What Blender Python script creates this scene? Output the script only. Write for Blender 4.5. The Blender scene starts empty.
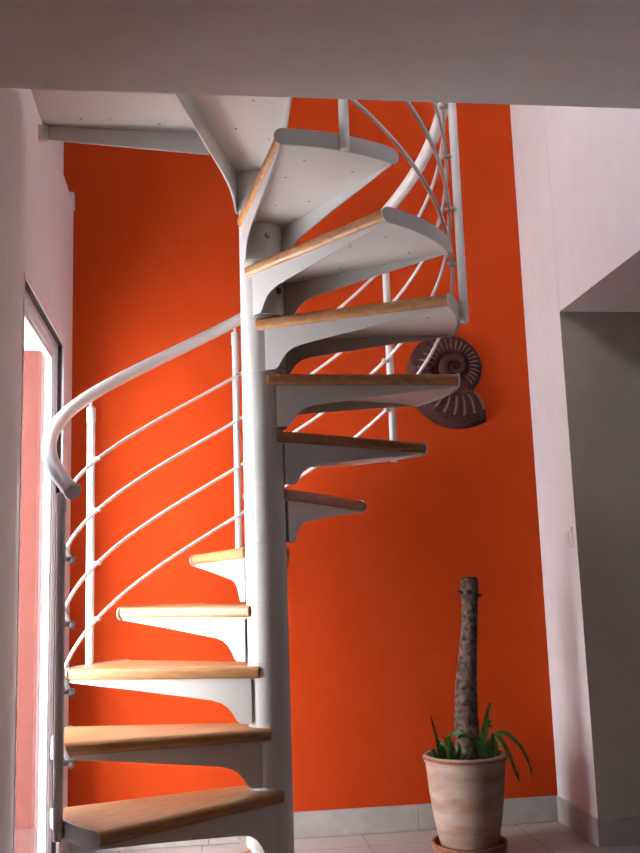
import bpy, bmesh, math, random
from mathutils import Vector, Matrix, noise
random.seed(4)
R = math.radians
C = bpy.context.scene.collection
sc = bpy.context.scene

# ------------------------------------------------------------------ camera
F_PX, PITCH, ROLL, YAW, CAM_H = 957.19, 9.4026, -1.8782, 7.4179, 1.1136
ya, pi_, ro = R(YAW), R(PITCH), R(ROLL)
fwd = Vector((math.sin(ya)*math.cos(pi_), math.cos(ya)*math.cos(pi_), math.sin(pi_)))
rt = Vector((math.cos(ya), -math.sin(ya), 0)); up = rt.cross(fwd)
r2 = rt*math.cos(ro)+up*math.sin(ro); u2 = -rt*math.sin(ro)+up*math.cos(ro)
cd = bpy.data.cameras.new('camera'); cam = bpy.data.objects.new('camera', cd); C.objects.link(cam)
cd.sensor_fit = 'HORIZONTAL'; cd.sensor_width = 36; cd.lens = F_PX*36/640; cd.clip_start = 0.05
m = Matrix((r2, u2, -fwd)).transposed().to_4x4(); m.translation = (0, 0, CAM_H)
cam.matrix_world = m
sc.camera = cam
# ------------------------------------------------------------------ world, sun, exposure
w = bpy.data.worlds.new('sky'); sc.world = w; w.use_nodes = True
bg = w.node_tree.nodes['Background']
bg.inputs[1].default_value = 9.0
# sky brighter on the side the sun stands on
wn, wl = w.node_tree.nodes, w.node_tree.links
wt = wn.new('ShaderNodeTexCoord'); wd_ = wn.new('ShaderNodeVectorMath'); wd_.operation = 'DOT_PRODUCT'; wd_.inputs[1].default_value = (-.56, -.80, .2)
wr = wn.new('ShaderNodeMapRange'); wr.inputs['From Min'].default_value = .0; wr.inputs['From Max'].default_value = 1.0
wc = wn.new('ShaderNodeValToRGB'); wc.color_ramp.elements[0].color = (.17, .18, .22, 1); e_ = wc.color_ramp.elements.new(.72); e_.color = (.36, .37, .41, 1); wc.color_ramp.elements[1].color = (1.0, .98, 1.0, 1)
wm = wn.new('ShaderNodeVectorMath'); wm.operation = 'SCALE'; wm.inputs['Scale'].default_value = 2.6
wl.new(wt.outputs['Generated'], wd_.inputs[0]); wl.new(wd_.outputs['Value'], wr.inputs['Value']); wl.new(wr.outputs[0], wc.inputs[0])
wl.new(wc.outputs[0], wm.inputs[0]); wl.new(wm.outputs[0], bg.inputs[0])
sd = bpy.data.lights.new('sun', 'SUN'); sd.energy = 210; sd.angle = R(1.5); sd.color = (0.97, 0.98, 1.0)
sun = bpy.data.objects.new('sun', sd); C.objects.link(sun)
sun.rotation_euler = Vector((-0.10, 0.80, -0.75)).to_track_quat('-Z', 'Y').to_euler()
def portal(name, loc, d, sx, sy):
    l = bpy.data.lights.new(name, 'AREA'); l.shape = 'RECTANGLE'; l.size = sx; l.size_y = sy
    l.cycles.is_portal = True
    o = bpy.data.objects.new(name, l); C.objects.link(o); o.location = loc
    o.rotation_euler = Vector(d).to_track_quat('-Z', 'Z').to_euler()
vs = sc.view_settings
vs.view_transform = 'Standard'; vs.look = 'None'; vs.gamma = 1; vs.use_curve_mapping = False
vs.exposure = -0.12

# ------------------------------------------------------------------ materials
def mat(name, col, rough=0.5, metal=0.0, spec=0.5):
    m = bpy.data.materials.new(name); m.use_nodes = True
    b = m.node_tree.nodes['Principled BSDF']
    b.inputs['Base Color'].default_value = (*col, 1); b.inputs['Roughness'].default_value = rough
    b.inputs['Metallic'].default_value = metal; b.inputs['Specular IOR Level'].default_value = spec
    return m
def N(m, t, **kw):
    n = m.node_tree.nodes.new(t)
    for k, v in kw.items(): setattr(n, k, v)
    return n
def bsdf(m): return m.node_tree.nodes['Principled BSDF']
def noisy(m, c1, c2, scale=(6, 6, 6), nscale=4, detail=4, lo=0.35, hi=0.65, bump=0.0, coord='Object'):
    L = m.node_tree.links
    tc = N(m, 'ShaderNodeTexCoord'); mp = N(m, 'ShaderNodeMapping'); mp.inputs['Scale'].default_value = scale
    nz = N(m, 'ShaderNodeTexNoise'); nz.inputs['Scale'].default_value = nscale; nz.inputs['Detail'].default_value = detail
    cr = N(m, 'ShaderNodeValToRGB'); cr.color_ramp.elements[0].position = lo; cr.color_ramp.elements[1].position = hi
    cr.color_ramp.elements[0].color = (*c1, 1); cr.color_ramp.elements[1].color = (*c2, 1)
    L.new(tc.outputs[coord], mp.inputs[0]); L.new(mp.outputs[0], nz.inputs['Vector'])
    L.new(nz.outputs['Fac'], cr.inputs[0]); L.new(cr.outputs[0], bsdf(m).inputs['Base Color'])
    if bump:
        bp = N(m, 'ShaderNodeBump'); bp.inputs['Strength'].default_value = bump; bp.inputs['Distance'].default_value = 0.01
        L.new(nz.outputs['Fac'], bp.inputs['Height']); L.new(bp.outputs[0], bsdf(m).inputs['Normal'])
    return m
M = {}
M['white_wall'] = noisy(mat('white_wall', (.78, .76, .79), .9, spec=.2), (.77, .75, .78), (.80, .78, .81), nscale=2)
M['ceiling'] = noisy(mat('ceiling_paint', (.75, .73, .71), .95, spec=.1), (.74, .72, .70), (.77, .75, .73), nscale=2)
M['orange'] = noisy(mat('orange_paint', (.42, .042, .0075), .85, spec=.04), (.41, .041, .007), (.43, .044, .008), nscale=1.5)
M['steel'] = mat('white_painted_steel', (.80, .80, .78), .38, spec=.4)
M['rail'] = mat('pale_painted_rail', (.76, .74, .72), .32, spec=.5)
M['cap'] = mat('grey_painted_cap', (.50, .49, .49), .45)
M['bolt'] = mat('zinc_bolt', (.22, .2, .19), .35, .8)
M['wood'] = noisy(mat('beech_wood', (.6, .33, .13), .38, spec=.45), (.40, .18, .07), (.54, .285, .122), scale=(1.2, 14, 14), nscale=5, detail=6)
M['upvc'] = mat('white_window_frame', (.66, .66, .70), .35)
M['gasket'] = mat('black_gasket', (.02, .02, .022), .6)
M['taupe'] = noisy(mat('taupe_wall', (.48, .42, .37), .9, spec=.1), (.47, .41, .36), (.50, .44, .385), nscale=2)  # base tone taken down from the white walls so the passage renders darker
M['room'] = mat('low_bounce_paint', (.26, .23, .20), .9, spec=.1)  # unseen near-room walls, coloured dark to cut bounce light
M['skirt'] = noisy(mat('skirting_tile', (.5, .47, .45), .35), (.36, .335, .32), (.42, .40, .38), nscale=3)
M['terracotta'] = None
M['saucer'] = noisy(mat('terracotta_saucer', (.28, .09, .05), .8), (.22, .075, .045), (.33, .12, .07), nscale=6)
M['soil'] = noisy(mat('soil', (.04, .025, .018), .95), (.02, .013, .01), (.07, .045, .03), nscale=25, bump=.8)
M['switch'] = mat('switch_plastic', (.82, .8, .8), .35)
M['salmon'] = noisy(mat('salmon_render', (.13, .05, .042), .9, spec=.1), (.12, .045, .038), (.145, .058, .048), nscale=5)
M['paving'] = noisy(mat('outdoor_paving', (.62, .60, .60), .9, spec=.1), (.58, .56, .56), (.68, .66, .66), nscale=4)
M['leaf'] = noisy(mat('leaf_green', (.05, .13, .03), .45), (.03, .10, .02), (.12, .27, .05), nscale=9)
# terracotta pot with whitish lime bands
pm = mat('limewashed_terracotta', (.5, .35, .28), .85, spec=.2)
noisy(pm, (.34, .20, .14), (.47, .36, .31), scale=(2.2, 2.2, 7), nscale=2.0, detail=5, lo=.38, hi=.62, bump=.15)
M['pot'] = pm
bm_ = mat('bark', (.12, .08, .06), .95, spec=.1)
noisy(bm_, (.05, .03, .022), (.20, .14, .115), scale=(13, 13, 15), nscale=3, detail=8, lo=.35, hi=.68, bump=1.0)
M['bark'] = bm_
M['leaf_light'] = noisy(mat('light_leaf_green', (.12, .3, .06), .4), (.07, .20, .035), (.20, .40, .09), nscale=8)
M['bark_dark'] = mat('dark_bark', (.03, .02, .017), .9)
M['shell'] = noisy(mat('maroon_shell', (.04, .012, .012), .75, spec=.2), (.028, .008, .009), (.06, .018, .017), nscale=12)
M['rib'] = mat('tan_shell_rib', (.15, .085, .06), .7, spec=.2)
# glass: thin pane
g = bpy.data.materials.new('clear_glass'); g.use_nodes = True; nt = g.node_tree; nt.nodes.clear()
o_ = nt.nodes.new('ShaderNodeOutputMaterial'); mx = nt.nodes.new('ShaderNodeMixShader')
tr = nt.nodes.new('ShaderNodeBsdfTransparent'); gl = nt.nodes.new('ShaderNodeBsdfGlossy'); fr = nt.nodes.new('ShaderNodeLayerWeight')
pw = nt.nodes.new('ShaderNodeMath'); pw.operation = 'POWER'; pw.inputs[1].default_value = 5
ma = nt.nodes.new('ShaderNodeMath'); ma.operation = 'MULTIPLY_ADD'; ma.inputs[1].default_value = .8; ma.inputs[2].default_value = .03
tr.inputs[0].default_value = (.97, .98, .98, 1); gl.inputs['Roughness'].default_value = .02; fr.inputs[0].default_value = .5
nt.links.new(fr.outputs['Facing'], pw.inputs[0]); nt.links.new(pw.outputs[0], ma.inputs[0]); nt.links.new(ma.outputs[0], mx.inputs[0])
nt.links.new(tr.outputs[0], mx.inputs[1]); nt.links.new(gl.outputs[0], mx.inputs[2])
nt.links.new(mx.outputs[0], o_.inputs[0]); M['glass'] = g
# floor tiles with joints
fm = mat('floor_tile', (.55, .46, .43), .35); L = fm.node_tree.links
tc = N(fm, 'ShaderNodeTexCoord'); sp = N(fm, 'ShaderNodeSeparateXYZ'); L.new(tc.outputs['Object'], sp.inputs[0])
def joint(sock, off):
    a = N(fm, 'ShaderNodeMath', operation='ADD'); a.inputs[1].default_value = off; L.new(sock, a.inputs[0])
    d = N(fm, 'ShaderNodeMath', operation='PINGPONG'); d.inputs[1].default_value = .357/2; L.new(a.outputs[0], d.inputs[0])
    l = N(fm, 'ShaderNodeMath', operation='LESS_THAN'); l.inputs[1].default_value = .0028; L.new(d.outputs[0], l.inputs[0])
    return l.outputs[0]
jx = joint(sp.outputs[0], .357*20); jy = joint(sp.outputs[1], -4.30+.357*30)
mxm = N(fm, 'ShaderNodeMath', operation='MAXIMUM'); L.new(jx, mxm.inputs[0]); L.new(jy, mxm.inputs[1])
nz = N(fm, 'ShaderNodeTexNoise'); nz.inputs['Scale'].default_value = 6; nz.inputs['Detail'].default_value = 5; L.new(tc.outputs['Object'], nz.inputs['Vector'])
cr = N(fm, 'ShaderNodeValToRGB'); cr.color_ramp.elements[0].color = (.40, .33, .32, 1); cr.color_ramp.elements[1].color = (.50, .43, .42, 1); L.new(nz.outputs['Fac'], cr.inputs[0])
mi = N(fm, 'ShaderNodeMixRGB'); mi.inputs[2].default_value = (.24, .17, .16, 1); L.new(mxm.outputs[0], mi.inputs[0]); L.new(cr.outputs[0], mi.inputs[1])
L.new(mi.outputs[0], bsdf(fm).inputs['Base Color']); M['floor'] = fm

# ------------------------------------------------------------------ helpers
def obj(name, bm, m, parent=None, smooth=False, recalc=True):
    if recalc: bmesh.ops.recalc_face_normals(bm, faces=bm.faces)
    me = bpy.data.meshes.new(name); bm.to_mesh(me); bm.free()
    for mm in (m if isinstance(m, (list, tuple)) else [m]): me.materials.append(mm)
    if smooth:
        for p in me.polygons: p.use_smooth = True
        me.set_sharp_from_angle(angle=R(35)) if hasattr(me, 'set_sharp_from_angle') else None
    o = bpy.data.objects.new(name, me); C.objects.link(o)
    if parent is not None: o.parent = parent
    return o
def struct(name, bm, m, parent=None, smooth=False):
    o = obj(name, bm, m, parent, smooth)
    if parent is None: o['kind'] = 'structure'
    return o
def tag(o, label, cat, group=None):
    o['label'] = label; o['category'] = cat
    if group: o['group'] = group
    return o
def thing(name, label, cat, loc=(0, 0, 0), group=None):
    o = bpy.data.objects.new(name, None); C.objects.link(o); o.location = loc; o.empty_display_size = .1
    return tag(o, label, cat, group)
def bx(bm, x0, x1, y0, y1, z0, z1, mi=0):
    v = [bm.verts.new((x, y, z)) for z in (z0, z1) for y in (y0, y1) for x in (x0, x1)]
    for q in ((0, 1, 3, 2), (4, 6, 7, 5), (0, 4, 5, 1), (2, 3, 7, 6), (0, 2, 6, 4), (1, 5, 7, 3)):
        f = bm.faces.new([v[i] for i in q]); f.material_index = mi
    return v
def box(*a):
    bm = bmesh.new(); bx(bm, *a); return bm
def bev(bm, wd, seg=2):
    bmesh.ops.bevel(bm, geom=list(bm.edges), offset=wd, segments=seg, affect='EDGES', profile=.5); return bm
def tube(bm, pts, rad, seg=12, caps=True, mi=0):
    pts = [Vector(p) for p in pts]; n = len(pts)
    rr = rad if isinstance(rad, (list, tuple)) else [rad]*n
    t0 = (pts[1]-pts[0]).normalized()
    u = t0.orthogonal().normalized(); rings = []
    for i in range(n):
        t = (pts[min(i+1, n-1)]-pts[max(i-1, 0)]).normalized()
        u = (u-t*u.dot(t)).normalized(); v = t.cross(u)
        rings.append([bm.verts.new(pts[i]+(u*math.cos(a)+v*math.sin(a))*rr[i]) for a in (2*math.pi*k/seg for k in range(seg))])
    for i in range(n-1):
        for k in range(seg):
            f = bm.faces.new((rings[i][k], rings[i][(k+1) % seg], rings[i+1][(k+1) % seg], rings[i+1][k])); f.material_index = mi
    if caps:
        for r_ in (rings[0][::-1], rings[-1]):
            f = bm.faces.new(r_); f.material_index = mi
    return rings
def lathe(bm, prof, seg=40, mi=0, close=False):
    rings = []
    for r, z in prof:
        rings.append([bm.verts.new((r*math.cos(2*math.pi*k/seg), r*math.sin(2*math.pi*k/seg), z)) for k in range(seg)] if r > 1e-5 else [bm.verts.new((0, 0, z))])
    for a, b in zip(rings[:-1], rings[1:]):
        for k in range(seg):
            k2 = (k+1) % seg
            q = [a[k % len(a)], a[k2 % len(a)], b[k2 % len(b)], b[k % len(b)]]
            q2 = []
            for v in q:
                if v not in q2: q2.append(v)
            if len(q2) > 2: bm.faces.new(q2).material_index = mi
def prism(bm, poly, z0, z1):
    a = [bm.verts.new((x, y, z0)) for x, y in poly]; b = [bm.verts.new((x, y, z1)) for x, y in poly]
    n = len(poly); bm.faces.new(a[::-1]); bm.faces.new(b)
    for i in range(n): bm.faces.new((a[i], a[(i+1) % n], b[(i+1) % n], b[i]))
    return a, b

# ------------------------------------------------------------------ setting
XL, XR, YW, Y1 = -0.580, 1.643, 4.50, 4.041
ZL, ZP, ZC, ZS, YC, ZR = 2.965, 2.306, 2.45, 2.73, 2.456, 5.2
YB, XE = -2.2, 4.0
DY0, DY1, DZ1 = 3.245, 4.205, 2.195      # glazed door opening in the left wall
T = .30
struct('floor', box(XL-.0, XE, YB, YW, -.1, 0), M['floor'])
bm = bmesh.new()
bx(bm, XL-T, XL, YB, DY0, 0, ZL); bx(bm, XL-T, XL, DY0, DY1, DZ1, ZL); bx(bm, XL-T, XL, DY1, YW, 0, ZL)
bx(bm, XL, XL+.010, YB, 3.125, 0, ZL)
struct('wall_left', bm, M['white_wall'])
UX = XL-.050
struct('wall_back', box(XL-T, XR, YW, YW+.2, 0, ZR), M['orange'])
bm = bmesh.new(); bx(bm, XR, XR+.2, Y1+.003, YW+.2, 0, ZR); bx(bm, XR, XR+.2, YC, Y1, ZP, ZR); bx(bm, XR, XR+.2, YB, YC, ZS, ZR)
struct('wall_right', bm, M['white_wall'])
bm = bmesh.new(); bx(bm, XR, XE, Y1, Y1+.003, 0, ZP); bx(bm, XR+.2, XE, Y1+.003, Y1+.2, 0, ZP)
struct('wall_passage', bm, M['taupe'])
struct('ceiling_passage', box(XR+.2, XE, YC, Y1+.2, ZP, ZS), M['ceiling'])
struct('ceiling', box(XL, XE, YB, YC, ZC, ZS), M['ceiling'])
struct('ceiling_upper', box(UX-T, XR+.2, YB, YW+.2, ZR, ZR+.15), M['ceiling'])
struct('wall_east', box(XE, XE+.2, YB, Y1+.2, 0, ZS), M['room'])
# unseen closed wall behind the viewer, no windows
bm = bmesh.new(); bx(bm, XL-T, XE+.2, YB-.2, YB, 0, ZS); bx(bm, XL-T, XR+.2, YB-.2, YB, ZS, ZR)
struct('wall_front', bm, M['room'])
# unseen window upstairs in the left wall, added to light the upper walls
WY0, WY1, WZ0, WZ1 = 1.1, 2.8, 3.7, 4.7
bm = bmesh.new()
bx(bm, UX-T, UX, YB, WY0, ZL, ZR); bx(bm, UX-T, UX, WY1, YW, ZL, ZR); bx(bm, UX-T, UX, WY0, WY1, ZL, WZ0); bx(bm, UX-T, UX, WY0, WY1, WZ1, ZR)
struct('wall_left_upper', bm, M['white_wall'])
bm = bmesh.new(); a, b = UX-.14, UX-.07
bx(bm, a, b, WY0, WY0+.06, WZ0, WZ1); bx(bm, a, b, WY1-.06, WY1, WZ0, WZ1); bx(bm, a, b, WY0+.06, WY1-.06, WZ0, WZ0+.06); bx(bm, a, b, WY0+.06, WY1-.06, WZ1-.06, WZ1)
bx(bm, a, b, (WY0+WY1)/2-.03, (WY0+WY1)/2+.03, WZ0+.06, WZ1-.06)
fr_ = struct('added_window', bm, M['upvc'])
obj('pane', box(a+.03, a+.034, WY0+.06, (WY0+WY1)/2-.03, WZ0+.06, WZ1-.06), M['glass'], fr_)
obj('pane', box(a+.03, a+.034, (WY0+WY1)/2+.03, WY1-.06, WZ0+.06, WZ1-.06), M['glass'], fr_)
portal('added_window_portal', (UX-T-.02, (WY0+WY1)/2, (WZ0+WZ1)/2), (1, 0, 0), WY1-WY0, WZ1-WZ0)
# skirting tiles
H = .114
bm = bmesh.new(); js = [XL, -.33, .03, .40, .976, XR]
for a, b in zip(js[:-1], js[1:]): bx(bm, a+.0015, b-.0015, YW-.009, YW, .002, H)
struct('baseboard_back', bm, M['skirt'])
bm = bmesh.new(); bx(bm, XR-.009, XR, Y1, YW-.009, .002, H); struct('baseboard_right', bm, M['skirt'])
bm = bmesh.new(); xx = XR-.009
while xx < XE: bx(bm, xx, min(xx+.354, XE), Y1-.009, Y1, .002, H); xx += .357
struct('baseboard_passage', bm, M['skirt'])
bm = bmesh.new(); bx(bm, XL, XL+.009, DY1+.02, YW-.009, .002, H); bx(bm, XL+.010, XL+.019, YB, 3.125, .002, H)
struct('baseboard_left', bm, M['skirt'])
# small block on the ledge of the left wall
struct('trim_1', box(XL-.016, XL+.006, YW-.04, YW-.001, ZL-.03, ZL+.05), M['upvc'])
# glazed door
fx0, fx1 = XL-.072, XL-.022
def frame(bm, x0, x1, y0, y1, z0, z1, wd):
    bx(bm, x0, x1, y0, y0+wd, z0, z1); bx(bm, x0, x1, y1-wd, y1, z0, z1)
    bx(bm, x0, x1, y0+wd, y1-wd, z0, z0+wd); bx(bm, x0, x1, y0+wd, y1-wd, z1-wd, z1)
bm = bmesh.new(); frame(bm, fx0, fx1, DY0, DY1, 0.0, DZ1, .035)
# slim bead around the opening
bx(bm, XL-.002, XL+.003, DY0-.012, DY0, 0, DZ1+.006)
bx(bm, XL-.004, XL+.004, DY1-.004, DY1+.006, 0, DZ1+.006); bx(bm, XL-.004, XL+.004, DY0, DY1-.004, DZ1-.004, DZ1+.006)
door = struct('door_1', bm, M['upvc'])
bm = bmesh.new(); frame(bm, fx1, XL-.006, DY0+.001, DY1-.001, .001, DZ1-.001, .006); obj('gasket', bm, M['gasket'], door)
bm = bmesh.new(); frame(bm, fx0+.004, fx1-.006, DY0+.035, DY1-.035, .035, DZ1-.035, .030)
frame(bm, fx0+.014, fx1-.014, DY0+.065, DY1-.065, .065, DZ1-.065, .018)
sash = obj('sash', bm, M['upvc'], door)
obj('pane', box(fx0+.022, fx0+.028, DY0+.083, DY1-.083, .083, DZ1-.083), M['glass'], sash)
struct('trim_2', box(XL-T-.004, fx0-.001, DY1-.012, DY1-.0005, -.02, DZ1-.03), M['salmon'])
portal('door_portal', (XL-T-.02, (DY0+DY1)/2, DZ1/2), (1, 0, 0), DY1-DY0, DZ1)
# outside: paving
struct('ground_outside', box(-16, XL-T, -8, 7.2, -.12, -.02), M['paving'])

# ------------------------------------------------------------------ spiral staircase
PX, PY, RT, RP = .2448, 3.5289, .7484, .7660
ZA, RISE, THA, DL, WD = .42, .21, 223.376, 27.9567, 32.9
RPOLE = .0755
st = thing('spiral_staircase', 'white steel spiral staircase with beech treads in front of the orange wall', 'staircase', (PX, PY, 0))
bm = bmesh.new()
prof = [(0, 0), (.15, 0), (.15, .012), (.085, .014), (.085, .03), (RPOLE, .032)]
for i in range(-1, 12):
    z = ZA+i*RISE
    prof += [(RPOLE, z-.202), (RPOLE-.0012, z-.2015), (RPOLE-.0012, z-.1995), (RPOLE, z-.199)] if i >= 0 else []
prof += [(RPOLE, ZS+1.0), (RPOLE*.6, ZS+1.02), (0, ZS+1.025)]
lathe(bm, prof, 48); pole = obj('centre_pole', bm, M['steel'], st, True)
def P(r, deg): return Vector((r*math.cos(R(deg)), r*math.sin(R(deg)), 0))
NO = .086; TH = .042
L0, L1 = P(NO, 90), P(RT, 0)
T0, T1 = P(NO, -WD-90), P(RT, -WD)
WE = .025      # the board starts this far out along its edges
def wedge(inset=0.0, r=RT, n=10):
    """plan outline of a tread, leading edge first"""
    e = (L1-L0).normalized(); nl = Vector((e.y, -e.x, 0)); t = (T1-T0).normalized(); nr = Vector((-t.y, t.x, 0))
    k = (r-RT)
    a0, a1, b1, b0 = L0+nl*inset, L1+nl*inset+e*k, T1+nr*inset+t*k, T0+nr*inset
    A0 = math.degrees(math.atan2(a1.y, a1.x)); B0 = math.degrees(math.atan2(b1.y, b1.x)); ra = a1.length
    pts = [a0]+[P(ra, A0+(B0-A0)*i/n) for i in range(n+1)]+[b0]
    return pts
def tread_mesh():
    bm = bmesh.new(); pts = wedge(0, RT-.004); pts[0] = pts[0]+(L1-L0).normalized()*WE; pts[-1] = pts[-1]+(T1-T0).normalized()*WE
    # inner end rounds the pole on the side facing away from the tread
    a, b = prism(bm, [(p.x, p.y) for p in pts], -TH, 0)
    bmesh.ops.recalc_face_normals(bm, faces=bm.faces)
    n = len(pts); es = []
    for vs_ in (a, b):
        for i in (0, n-2):
            e = bm.edges.get((vs_[i], vs_[(i+1) % n])); es.append(e)
    bmesh.ops.bevel(bm, geom=es, offset=.017, segments=5, affect='EDGES', profile=.5)
    return bm
FP = [(.055, .155), (.095, .155), (.108, .145), (.122, .122), (.140, .100), (.165, .084), (.2, .074), (.26, .066), (.5, .035), (RT-.012, .008)]
def flange(bm, A, B, inward, z0, prof, th=.005):
    """vertical plate under a straight edge A->B with a curved gusset at the pole"""
    e = (B-A); ln = e.length; e = e/ln
    off = inward*.012
    top = []; bot = []
    for r_, d in prof:
        s = (r_/RT)*ln if ln > .5 else r_
        for lst, z in ((top, z0), (bot, z0-d)): lst.append(A+e*s+off+Vector((0, 0, z)))
    for k in range(len(prof)-1):
        q = [top[k], top[k+1], bot[k+1], bot[k]]
        v = [bm.verts.new(p) for p in q]+[bm.verts.new(p+inward*th) for p in q]
        for f in ((0, 1, 2, 3), (7, 6, 5, 4), (0, 4, 5, 1), (3, 2, 6, 7)): bm.faces.new([v[i] for i in f])
        if k == 0: bm.faces.new([v[i] for i in (0, 3, 7, 4)])
        if k == len(prof)-2: bm.faces.new([v[i] for i in (1, 5, 6, 2)])
    return bm
nl = Vector(((L1-L0).normalized().y, -(L1-L0).normalized().x, 0)); tt = (T1-T0).normalized(); nr = Vector((-tt.y, tt.x, 0))
def tray_mesh():
    bm = bmesh.new()
    prism(bm, [(p.x, p.y) for p in wedge(.013, RT-.008)], -TH-.005, -TH-.0003)
    flange(bm, L0, L1, nl, -TH-.0003, FP); flange(bm, T0, T1, nr, -TH-.0003, FP)
    bmesh.ops.remove_doubles(bm, verts=bm.verts, dist=1e-5)
    return bm
def hub_mesh():
    bm = bmesh.new(); n = 20; rr = .0905; th = .006; z0, z1 = -TH-.15, -TH-.005
    a0, a1 = 40, -WD-40
    rows = []
    for i in range(n+1):
        a = a0+(a1-a0)*i/n
        rows.append([bm.verts.new(P(r_, a)+Vector((0, 0, z))) for r_, z in ((rr, z0), (rr, z1), (rr-th, z1), (rr-th, z0))])
    for a, b in zip(rows[:-1], rows[1:]):
        for k in range(4): bm.faces.new((a[k], a[(k+1) % 4], b[(k+1) % 4], b[k]))
    bm.faces.new(rows[0][::-1]); bm.faces.new(rows[-1])
    return bm
def cap_mesh():
    bm = bmesh.new(); h = .027; zc = -TH/2-.003; r0, r1 = RT-.0045, RT+.0015
    pts = []
    ext = math.degrees(.010/RT)
    half = math.radians(WD)/2*RT+.010-h
    N_ = 8
    prof = [(-half+0, 1)]
    loop = []
    for i in range(15): loop.append((-half+2*half*i/14, h))
    for i in range(1, N_): a = math.pi/2-math.pi*i/N_; loop.append((half+h*math.cos(a), h*math.sin(a)))
    for i in range(15): loop.append((half-2*half*i/14, -h))
    for i in range(1, N_): a = -math.pi/2-math.pi*i/N_; loop.append((-half+h*math.cos(a), h*math.sin(a)))
    def q(s, z, r_): return P(r_, -WD/2+math.degrees(s/RT))+Vector((0, 0, zc+z))
    a = [bm.verts.new(q(s, z, r0)) for s, z in loop]; b = [bm.verts.new(q(s, z, r1)) for s, z in loop]
    n = len(loop)
    for i in range(n): bm.faces.new((a[i], a[(i+1) % n], b[(i+1) % n], b[i]))
    # faces as strips top to bottom
    for ring in (a, b):
        m_ = n//2
        left = [ring[(0-i) % n] for i in range(0, N_//2+1)]
        # strip: pair vertex i (top) with its mirror (bottom)
        # top indices 0..14, right arc 15..21, bottom 22..36, left arc 37..43
        for i in range(14): bm.faces.new((ring[i], ring[i+1], ring[36-i-1], ring[36-i]))
        bm.faces.new([ring[14]]+[ring[k] for k in range(15, 22)]+[ring[22]])
        bm.faces.new([ring[36]]+[ring[k] for k in range(37, 44)]+[ring[0]])
    return bm
SCR = ((.26, -WD+9), (.34, -5), (.50, -WD+6), (.62, -7), (.64, -WD+9))
def screw_mesh():
    bm = bmesh.new(); tube(bm, [(0, 0, -TH-.0045), (0, 0, -TH-.0075)], .0042, 8)
    return bm
def bolt_mesh():
    bm = bmesh.new(); c = P(.0900, -WD/2); d = P(1, -WD/2)
    z = Vector((0, 0, -.098))
    tube(bm, [c+z, c+d*.003+z], .0125, 14); tube(bm, [c+d*.003+z, c+d*.011+z], .0075, 6)
    return bm
t0 = obj('tread', tread_mesh(), M['wood'], st, True)
tray0 = obj('steel_tray', tray_mesh(), M['steel'], t0)
hub0 = obj('hub_plate', hub_mesh(), M['steel'], t0, True)
cap0 = obj('end_cap', cap_mesh(), M['cap'], t0, True)
blt0 = obj('bolt', bolt_mesh(), M['bolt'], t0)
def dup(o, parent, loc, rz, kids):
    c = o.copy(); C.objects.link(c); c.parent = parent; c.location = loc; c.rotation_euler = (0, 0, rz)
    for k in kids:
        d = k.copy(); C.objects.link(d); d.parent = c
    return c
kids = [tray0, hub0, cap0, blt0]
scr0 = None
for i in range(0, 11):
    td_ = dup(t0, st, (0, 0, ZA+i*RISE), R(THA-i*DL), kids)
    if i >= 8:          # the three highest treads are seen from below
        for r_, a_ in SCR:
            if scr0 is None: scr0 = obj('screw', screw_mesh(), M['cap'], td_); q_ = scr0
            else: q_ = scr0.copy(); C.objects.link(q_); q_.parent = td_
            q_.location = P(r_, a_)
t0.location = (0, 0, ZA-RISE); t0.rotation_euler = (0, 0, R(THA+DL))
# landing platform
LZ = ZA+11*RISE; LA = THA-11*DL
rot = Matrix.Rotation(R(LA), 3, 'Z')
l0, t0_, = rot @ L0, rot @ T0
ld = (rot @ (L1-L0)).normalized(); td = Matrix.Rotation(R(4.5), 3, 'Z') @ (rot @ (T1-T0)).normalized()
yend = YC+.004-PY
def hit(p, d): return p+d*((yend-p.y)/d.y)
le, te = hit(l0, ld), hit(t0_, td)
lx = -.50-PX
wy = 3.165-PY     # far edge of the square part
kt = t0_+td*((wy+.0-t0_.y)/td.y)
bm = bmesh.new()
prism(bm, [(l0.x, l0.y), (le.x, le.y), (lx, yend), (lx, wy-.02), (kt.x, wy), (t0_.x, t0_.y)], LZ-TH, LZ)
land = obj('landing', bm, M['wood'], st)
bm = bmesh.new()
prism(bm, [(l0.x-.012, l0.y), (le.x-.012, le.y), (lx-.004, yend), (lx-.004, wy-.024), (kt.x, wy-.008), (t0_.x+.012, t0_.y)], LZ-TH-.006, LZ-TH-.0003)
obj('landing_panel', bm, M['steel'], land)
BP = [(.072, .155), (.095, .155), (.108, .145), (.122, .128), (.145, .115), (.175, .102), (.22, .092), (.30, .085), ((te-t0_).length, .085)]
def plate(name, A, B, inward, prof):
    bm = bmesh.new(); e = (B-A).normalized(); th = .006
    for (r0, d0), (r1, d1) in zip(prof[:-1], prof[1:]):
        z0 = LZ-TH-.006
        q = [A+e*r0+Vector((0, 0, z0)), A+e*r1+Vector((0, 0, z0)), A+e*r1+Vector((0, 0, z0-d1)), A+e*r0+Vector((0, 0, z0-d0))]
        v = [bm.verts.new(p) for p in q]+[bm.verts.new(p+inward*th) for p in q]
        for f in ((0, 1, 2, 3), (7, 6, 5, 4), (0, 4, 5, 1), (3, 2, 6, 7), (0, 3, 7, 4), (1, 5, 6, 2)): bm.faces.new([v[i] for i in f])
    return obj(name, bm, M['steel'], land)
nrr = Vector((-td.y, td.x, 0)); nll = Vector((ld.y, -ld.x, 0))
plate('gusset_plate', t0_+nrr*.012, te+nrr*.012, nrr, BP)
plate('edge_plate', l0+nll*.012, le+nll*.012, nll, [(a, min(d, .155) if a < .25 else .02+.046*(1-(a-.25)/.8)) for a, d in BP])
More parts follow.
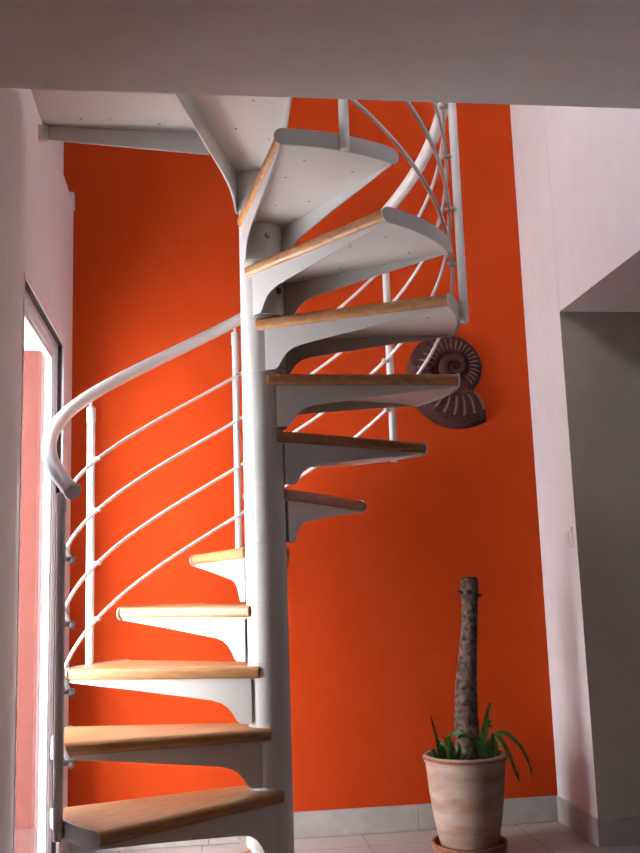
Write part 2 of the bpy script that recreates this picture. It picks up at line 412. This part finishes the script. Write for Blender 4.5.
pa = Vector((lx, wy-.02, 0)); pb = Vector((kt.x, wy, 0)); ln = (pb-pa).length
plate('beam', pa+Vector((0, -.01, 0)), pb+Vector((0, -.01, 0)), Vector((0, -1, 0)), [(0, .048), (ln, .078)])
obj('edge_strip', box(lx-.007, lx-.003, yend, wy-.02, LZ-TH-.006, LZ), M['steel'], land)
obj('wall_bracket', box(lx-.022, lx+.012, wy-.05, wy-.0305, LZ-TH-.060, LZ-TH-.007), M['rail'], land)
for x, y in ((-.36, -.44), (-.05, -.62), (-.3, -.62), (-.52, -.46), (-.60, -.9), (.02, -.35), (0, -.8), (-.62, -.46), (-.1, -.42), (.04, -.2)):
    q_ = scr0.copy(); C.objects.link(q_); q_.parent = land; q_.location = (x, y, LZ-.001)
bm = hub_mesh(); o = obj('hub_plate', bm, M['steel'], land, True); o.location = (0, 0, LZ); o.rotation_euler = (0, 0, R(LA))

# balusters, rods, handrail
ZRAIL = 1.015; PO = .503*WD
ROD = [.802, .597, .387, .172]
def ang(i): return THA-i*DL-PO
RR = .733; RH = .769
bm = bmesh.new(); z0 = -.055
tube(bm, [(RP, 0, z0), (RP, 0, z0+.004)], [.0145, .016], 14)
tube(bm, [(RP, 0, z0+.004), (RP, 0, ZRAIL-.06)], .016, 14)
tube(bm, [(RP, 0, ZRAIL-.062), (RP, 0, ZRAIL-.058), (RP, 0, ZRAIL-.004), (RP, 0, ZRAIL)], [.016, .0185, .0185, .015], 14)
tube(bm, [(RP, 0, ZRAIL-.002), (RH, 0, ZRAIL+.03)], .006, 8)
tube(bm, [(RT, 0, -.03), (RP, 0, -.03)], .010, 10)
bal0 = obj('baluster', bm, M['rail'], st, True)
clips = []
for k, zz in enumerate(ROD):
    bm = bmesh.new()
    tube(bm, [(RP-.012, 0, zz), (RR-.012, 0, zz)], .0085, 10)
    tube(bm, [(RR-.012, 0, zz), (RR-.016, 0, zz)], [.0105, .006], 10)
    clips.append(obj('rod_clip', bm, M['cap'], bal0, True))
for i in (2, 4, 6, 8, 10): dup(bal0, st, (0, 0, ZA+i*RISE), R(ang(i)), clips)
bal0.location = (0, 0, ZA); bal0.rotation_euler = (0, 0, R(ang(0)))
def helix(r_, zoff, i0, i1, n):
    return [P(r_, ang(i0+(i1-i0)*k/n))+Vector((0, 0, ZA+(i0+(i1-i0)*k/n)*RISE+zoff)) for k in range(n+1)]
for k, zz in enumerate(ROD):
    bm = bmesh.new(); tube(bm, helix(RR, zz, -.06, 11.2, 130), .0072, 8); obj('rail_rod', bm, M['rail'], st, True)
bm = bmesh.new()
hp = helix(RH, ZRAIL+.05, -.24, 11.2, 140)
tube(bm, hp, .0255, 18)
hr = obj('handrail', bm, M['rail'], st, True)
bm = bmesh.new(); d = (hp[0]-hp[1]).normalized(); tube(bm, [hp[0]-d*.002, hp[0]+d*.006, hp[0]+d*.012, hp[0]+d*.014], [.028, .029, .026, .018], 18)
obj('rail_end_cap', bm, M['rail'], hr, True)

# ------------------------------------------------------------------ potted trunk plant and saucer
QX, QY = 1.108, 4.12
sau = bmesh.new(); lathe(sau, [(0, 0), (.142, 0), (.152, .006), (.158, .042), (.148, .042), (.142, .012), (0, .012)], 44)
sau = obj('plant_saucer', sau, M['saucer'], None, True); sau.location = (QX, QY, .0005)
tag(sau, 'round terracotta saucer on the floor tiles under the plant pot', 'saucer')
pl = thing('potted_plant', 'limewashed terracotta pot holding a bare sawn trunk with strappy green leaves', 'plant', (QX, QY, .0135))
bm = bmesh.new()
pr = [(0, 0), (.108, 0), (.116, .006), (.131, .06), (.145, .14), (.156, .22), (.163, .30), (.167, .345), (.168, .348), (.173, .352), (.174, .372), (.170, .378), (.158, .378), (.154, .370), (.150, .30), (.0, .30)]
lathe(bm, pr, 56); obj('pot', bm, M['pot'], pl, True)
bm = bmesh.new(); tube(bm, [(0, 0, 0)]*0 or [P(.1735, a)+Vector((0, 0, .366)) for a in range(0, 361, 10)], .0065, 8, False); obj('pot_rim', bm, M['saucer'], pl, True)
bm = bmesh.new(); seg = 40
lathe(bm, [(0, .325)]+[(r_, .325+.004*math.sin(r_*90)) for r_ in (.03, .06, .09, .12, .1515)]+[(.1515, .3015), (0, .3015)], seg)
for v in bm.verts:
    if v.co.z > .31 and 0.001 < v.co.xy.length < .15: v.co.z += .008*noise.noise(v.co*30)
obj('soil', bm, M['soil'], pl, True)
# trunk
bm = bmesh.new(); pts = []; rad = []
ctrl = [(0, .02, .0, .052), (.10, .003, 0, .047), (.25, -.002, 0, .043), (.42, .012, 0, .040), (.56, .034, 0, .034), (.68, .048, 0, .033), (.775, .056, 0, .034), (.80, .057, 0, .034)]
ctrl = [(.0, .02, 0, .060), (.08, .018, 0, .054), (.22, .016, 0, .050), (.36, .024, 0, .046), (.50, .042, 0, .038), (.62, .055, 0, .035), (.72, .061, 0, .036), (.76, .062, 0, .0385), (.79, .063, 0, .038), (.802, .063, 0, .034)]
def interp(z):
    for a, b in zip(ctrl[:-1], ctrl[1:]):
        if z <= b[0]:
            t = (z-a[0])/(b[0]-a[0]); return [a[k]+(b[k]-a[k])*t for k in range(4)]
    return ctrl[-1]
rings = []; seg = 24; nn = 90
for i in range(nn+1):
    z = .802*i/nn; c = interp(z); ring = []
    for k in range(seg):
        a = 2*math.pi*k/seg; q = Vector((math.cos(a)*3, math.sin(a)*3, z*26))
        r_ = c[3]*(1+.07*noise.noise(q)+.05*noise.noise(q*2.3))
        ring.append(bm.verts.new((c[1]+r_*math.cos(a), c[2]+r_*math.sin(a), z+.31)))
    rings.append(ring)
for a, b in zip(rings[:-1], rings[1:]):
    for k in range(seg): bm.faces.new((a[k], a[(k+1) % seg], b[(k+1) % seg], b[k]))
bm.faces.new(rings[-1]); bm.faces.new(rings[0][::-1])
trunk = obj('trunk', bm, M['bark'], pl, True)
bm = bmesh.new(); tube(bm, [(.063, 0, 1.108), (.063, 0, 1.114)], [.029, .028], 20); tube(bm, [P(.0345, a)+Vector((.063, 0, 1.092)) for a in range(0, 361, 15)], .0035, 6, False)
obj('sawn_top', bm, M['bark_dark'], trunk, True)
bm = bmesh.new(); tube(bm, [(.025, -.01, 1.046), (.008, -.018, 1.052), (.004, -.02, 1.062)], [.009, .006, .002], 8)
tube(bm, [(.085, -.01, 1.04), (.104, -.016, 1.032), (.112, -.018, 1.036)], [.010, .007, .003], 8); tube(bm, [(.05, -.03, 1.05), (.052, -.046, 1.046)], [.012, .007], 8)
obj('branch_stub', bm, M['bark_dark'], trunk, True)
# strap leaves: (azimuth, base radius, length, lift, droop, width)
def leaf(pts, wd):
    bm = bmesh.new(); n = 16; P_ = [Vector(p) for p in pts]
    def cr_(t):
        s = t*(len(P_)-1); i = min(int(s), len(P_)-2); f = s-i
        p0, p1, p2, p3 = P_[max(i-1, 0)], P_[i], P_[i+1], P_[min(i+2, len(P_)-1)]
        return .5*((2*p1)+(p2-p0)*f+(2*p0-5*p1+4*p2-p3)*f*f+(3*p1-p0-3*p2+p3)*f**3)
    rows = []
    for i in range(n+1):
        t = i/n; p = cr_(t); tg = (cr_(min(t+.02, 1))-cr_(max(t-.02, 0))).normalized()
        side = tg.cross(Vector((0.25, -1, .15))).normalized()
        nm = side.cross(tg).normalized()
        wv = wd*.5*min(1, .55+t*2)*(1-max(0, (t-.45)/.55)**1.8)+.0006
        th = .0008
        rows.append([bm.verts.new(p-side*wv+nm*wv*.3), bm.verts.new(p+nm*th), bm.verts.new(p+side*wv+nm*wv*.3), bm.verts.new(p-nm*th*1.5)])
    for a, b in zip(rows[:-1], rows[1:]):
        for k in range(4): bm.faces.new((a[k], a[(k+1) % 4], b[(k+1) % 4], b[k]))
    bm.faces.new(rows[0][::-1]); bm.faces.new(rows[-1])
    return bm
z0 = .32
LV = [
 ([(-.10, -.02, z0), (-.118, -.03, .40), (-.128, -.035, .46), (-.150, -.04, .545)], .020),
 ([(-.09, -.05, z0), (-.11, -.07, .39), (-.125, -.085, .43), (-.118, -.10, .44), (-.095, -.115, .385)], .030),
 ([(-.08, -.05, z0), (-.07, -.07, .40), (-.085, -.09, .44), (-.10, -.11, .36)], .026),
 ([(-.10, -.01, z0), (-.09, -.02, .42), (-.055, -.03, .465), (-.02, -.05, .47), (.01, -.06, .44)], .020),
 ([(-.07, -.07, z0), (-.06, -.085, .37), (-.045, -.095, .41), (-.05, -.10, .44)], .026),
 ([(-.05, -.08, z0), (-.03, -.095, .37), (-.015, -.11, .40)], .022),
 ([(-.11, .0, z0), (-.13, .0, .38), (-.14, .0, .41)], .022),
 ([(.06, -.05, z0), (.065, -.065, .43), (.08, -.07, .52), (.105, -.075, .598)], .036),
 ([(.07, -.04, z0), (.075, -.05, .42), (.095, -.055, .50), (.118, -.06, .515)], .030),
 ([(.05, -.06, z0), (.04, -.08, .40), (.0, -.09, .455), (-.035, -.10, .465), (-.06, -.11, .455)], .020),
 ([(.08, -.05, z0), (.07, -.07, .38), (.04, -.09, .43), (.02, -.10, .45)], .024),
 ([(.08, -.04, z0), (.09, -.055, .42), (.125, -.07, .455), (.160, -.085, .39), (.190, -.10, .30), (.200, -.105, .265)], .026),
 ([(.09, -.02, z0), (.11, -.03, .42), (.16, -.04, .462), (.215, -.05, .42), (.255, -.06, .345), (.268, -.065, .27)], .024),
 ([(.10, -.04, z0), (.115, -.055, .39), (.14, -.065, .43), (.15, -.075, .40)], .030),
 ([(.09, -.05, z0), (.10, -.07, .38), (.105, -.08, .44), (.09, -.09, .475)], .028),
 ([(.06, .02, z0), (.08, .02, .42), (.10, .02, .49), (.14, .02, .47)], .024),
 ([(-.03, .06, z0), (-.05, .06, .40), (-.08, .06, .45)], .022),
]
for k, (pts, wd) in enumerate(LV): obj('leaf', leaf(pts, wd*(.55 if k in (8, 10, 13, 14) else .78)), M['leaf_light' if k in (1, 2, 4, 7, 10, 13) else 'leaf'], pl, True)

# ------------------------------------------------------------------ nautilus wall decoration
sh = thing('shell_wall_ornament', 'dark maroon nautilus shell ornament with tan ribs hung on the orange wall', 'wall ornament', (1.26, YW-.002, 2.15))
S = .00079
# outer radius by angle (degrees, image sense: 0 = right, 90 = up), from the aperture tip round to the notch
tab = [(-54, 392), (-75, 388), (-100, 378), (-125, 352), (-150, 320), (-180, 290), (-210, 262), (-240, 235), (-270, 205), (-300, 190), (-330, 184), (-360, 182), (-390, 182), (-415, 190), (-440, 175), (-480, 130), (-540, 95), (-620, 62), (-720, 30)]
def rad_at(a):
    for (a0, r0), (a1, r1) in zip(tab[:-1], tab[1:]):
        if a >= a1: return r0+(r1-r0)*(a-a0)/(a1-a0)
    return tab[-1][1]
bm = bmesh.new(); n = 330; m_ = 9; rows = []
for i in range(n+1):
    a = -54-(415-54)*i/n
    ro_ = rad_at(a)*S
    t = i/n
    ri = (172-100*t)*S if t < .35 else (162-74*t)*S*.85
    ri = max(ri, .03)
    hgt = (.050*(1-t)+.038*t)
    row = []
    for k in range(m_+1):
        s = k/m_; r_ = ri+(ro_-ri)*s
        rib = 1 if (i % 11) < 4 and .12 < s < .72 else 0
        y = -hgt*math.sin(math.pi*(.18+.82*s))**.7 - rib*.0035
        sw = -8*s*s
        row.append(bm.verts.new((r_*math.cos(R(a+sw)), y if k < m_ else 0, r_*math.sin(R(a+sw)))))
    rows.append(row)
for i in range(n):
    for k in range(m_):
        f = bm.faces.new((rows[i][k], rows[i][k+1], rows[i+1][k+1], rows[i+1][k]))
        f.material_index = 1 if (i % 11) < 3 and 1 <= k <= 5 else 0
# aperture wall closing the mouth
mouth = [rows[0][k] for k in range(m_+1)]
base = [bm.verts.new((v.co.x, 0, v.co.z)) for v in mouth]
for k in range(m_): bm.faces.new((mouth[k], base[k], base[k+1], mouth[k+1])) if (mouth[k+1].co-base[k+1].co).length > 1e-6 else None
obj('shell_body', bm, [M['shell'], M['rib']], sh, False, False)
bm = bmesh.new(); pts = []; rad = []
for i in range(70):
    t = i/69; a = -100-620*t; r_ = (.062*(1-t)**1.0+.004)
    pts.append((r_*math.cos(R(a)), -.028-.016*t, r_*math.sin(R(a)))); rad.append(.021*(1-t)+.006)

tube(bm, [(0, -.001, 0), (0, -.02, 0)], .125, 40)
tube(bm, pts, rad, 10); obj('shell_coil', bm, M['shell'], sh, True)

# ------------------------------------------------------------------ light switch
sw = thing('light_switch', 'small white rocker light switch on the narrow white wall at right', 'switch', (XR, 4.12, 1.288))
obj('plate', bev(box(-.011, 0, -.042, .042, -.042, .042), .003), M['switch'], sw)
obj('rocker', bev(box(-.016, -.0112, -.022, .022, -.026, .026), .0015), M['switch'], sw)
